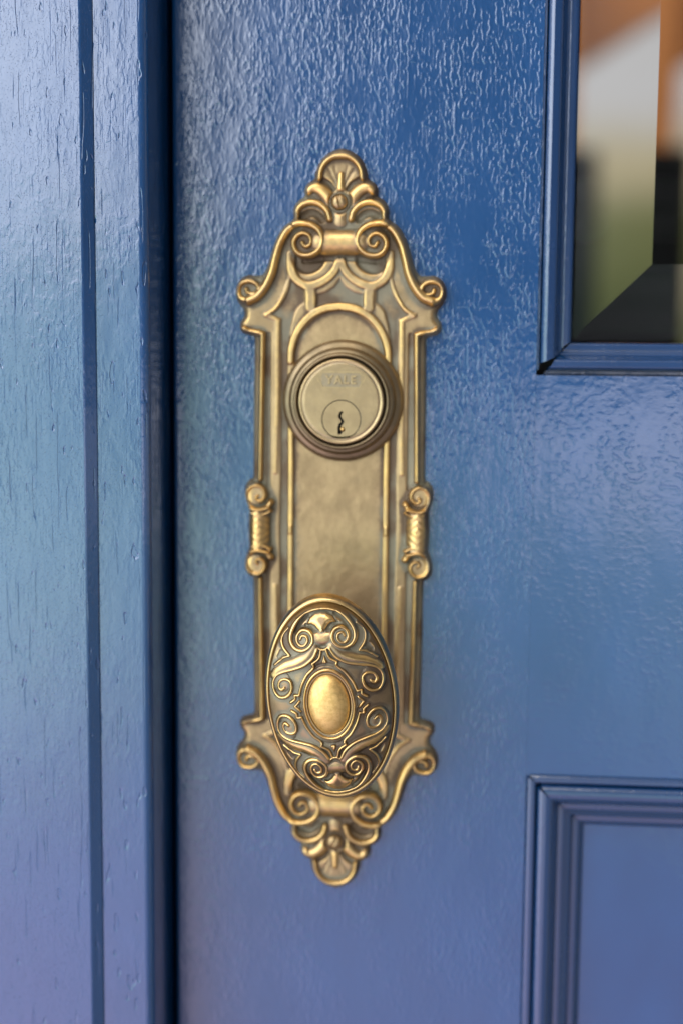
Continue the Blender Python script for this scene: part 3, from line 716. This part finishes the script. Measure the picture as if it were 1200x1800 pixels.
def build_knob():
    root = empty('door_knob', (KC[0], -.004, KC[1]), 'oval brass door knob with scroll relief and a smooth golden medallion at its centre', 'door knob')
    gx, gy, R, G_ = knob_relief()
    Hd = R-G_
    curv = (Hd-blur(Hd, 5))/.22+(Hd-blur(Hd, 12))/.6
    nr, na = 190, 900
    rs = np.linspace(0.004, .925, nr); an = np.linspace(0, 2*pi, na, endpoint=False)
    RR, AA = np.meshgrid(rs, an, indexing='ij'); u, w = RR*KA*np.cos(AA), RR*KB*np.sin(AA)
    rho = RR
    dome = HR+.6+9.6*np.clip(1-(rho/1.0)**2, 0, 1)**.62
    fade = 1-sstep(rho, .88, .925)
    us, ws = abs(u)*1.05, abs(w)*1.055                   # keep the pattern clear of the rim
    rel = bil(gx, gy, R, us, ws)*fade-bil(gx, gy, G_, us, ws)*fade
    wear_shade = np.clip(bil(gx, gy, curv, us, ws), -1, 1)*fade
    h = dome+rel*.95-1.2*sstep(rho, .90, .925)
    def place(u_, w_, h_):
        x = u_*cos(KT)-w_*sin(KT); z = u_*sin(KT)+w_*cos(KT)
        return np.stack([KC[0]+x*mm, -h_*mm, KC[1]+z*mm], -1).reshape(-1, 3)
    I = np.arange(nr*na).reshape(nr, na); J = np.roll(I, -1, 1)
    F = np.stack([I[:-1], I[1:], J[1:], J[:-1]], -1).reshape(-1, 4)
    mesh_obj('knob_face', place(u, w, h), F, M['knob_brass'], root, attr={'wear_shade': wear_shade.reshape(-1)})
    # rim and back: elliptical rings
    prof = smooth_prof([(.905, HR+1.0), (.925, HR+2.1), (.945, HR+2.5), (.97, HR+2.0), (.99, HR+.6), (1.0, HR-1.2), (.985, HR-3.0), (.93, HR-5.0), (.80, HR-8.5), (.62, HR-12), (.47, HR-15.5), (.40, HR-20), (.40, HR-22)], .12)
    P = np.array(prof); al = np.linspace(0, 2*pi, 360, endpoint=False)
    rr2, aa2 = np.meshgrid(P[:, 0], al, indexing='ij'); hh, _ = np.meshgrid(P[:, 1], al, indexing='ij')
    k_ = np.clip((HR-6-hh)/12, 0, 1)                     # oval turns round at the neck
    bx = KA*(1-k_)+KA*k_; bz = KB*(1-k_)+KA*k_
    u, w = rr2*bx*np.cos(aa2), rr2*bz*np.sin(aa2)
    I = np.arange(rr2.size).reshape(rr2.shape); J = np.roll(I, -1, 1)
    F = np.stack([I[:-1], I[1:], J[1:], J[:-1]], -1).reshape(-1, 4)
    wv = np.where(rr2 > .955, .62, np.where(hh > HR+1.6, .7, -.3)); wv = np.where(hh < HR-3, 0, wv)
    mesh_obj('knob_rim', place(u, w, hh), F, M['knob_brass'], root, attr={'wear_shade': wv.reshape(-1)})
    # medallion
    nr, na = 60, 200; rs = np.linspace(.01, 1.0, nr); RR, AA = np.meshgrid(rs, np.linspace(0, 2*pi, na, endpoint=False), indexing='ij')
    u, w = RR*6.75*np.cos(AA), RR*10.1*np.sin(AA); h = HR+8.6+4.3*np.clip(1-RR**2.4, 0, 1)**.5
    I = np.arange(nr*na).reshape(nr, na); J = np.roll(I, -1, 1); F = np.stack([I[:-1], I[1:], J[1:], J[:-1]], -1).reshape(-1, 4)
    mesh_obj('medallion', place(u, w, h), F, M['bright_brass'], root, attr={'wear_shade': np.where(RR > .96, -.6, .1).reshape(-1)})
    pr = smooth_prof([(9.2, HR-20), (8.2, HR-23), (8.0, HR-28), (9.5, 7), (13, 5.2), (15.5, 4.6), (16.5, 3.6), (16.7, 2.0)])
    V, F = lathe(pr, KC[0], KC[1], 128); mesh_obj('shank', V, F, M['plate_brass'], root, attr={'wear_shade': np.full(len(V), 0.)})
    return root
build_knob()

# ------------------------------------------------------------------ things standing in the hall, seen blurred through the pane
def thing_box(name, lo, hi, mat, label, cat, bev=.006):
    bm_ = bmesh.new(); box(bm_, lo, hi, bev, 2); o = bm_obj(name, bm_, mat); tag(o, label, cat); return o

dark_block = thing_box('hall_dark_block', (.05, 2.75, 0), (.565, 3.15, 1.53), M['darkwood'], 'dark block added in the hall, darkens the clear middle of the glass', 'dark block')  # stand-in block, added for the dark area behind the pane
for z_ in (1.345, 1.415):
    bm_ = bmesh.new(); box(bm_, (.06, 2.735, z_), (.555, 2.7498, z_+.022)); bm_obj('streak_strip', bm_, M['outer'], dark_block)  # pale strips added to show as light streaks in the lower bevel
thing_box('veranda_post', (.66, 4.55, -.1), (.79, 4.68, 2.6), M['wood'], 'orange brown timber post, blurred beyond the glass above the dark block', 'post')
bm_ = bmesh.new(); box(bm_, (-1.2, -.06, -.09), (1.2, .06, .42), .006, 2)
bmesh.ops.rotate(bm_, cent=(0, 0, 0), matrix=Matrix.Rotation(radians(-32), 3, 'Y'), verts=bm_.verts)
bmesh.ops.translate(bm_, verts=bm_.verts, vec=(1.25, 4.8, 2.48))
tag(bm_obj('veranda_brace', bm_, M['wood']), 'slanting brown timber brace blurred at the top left of the glass', 'brace')
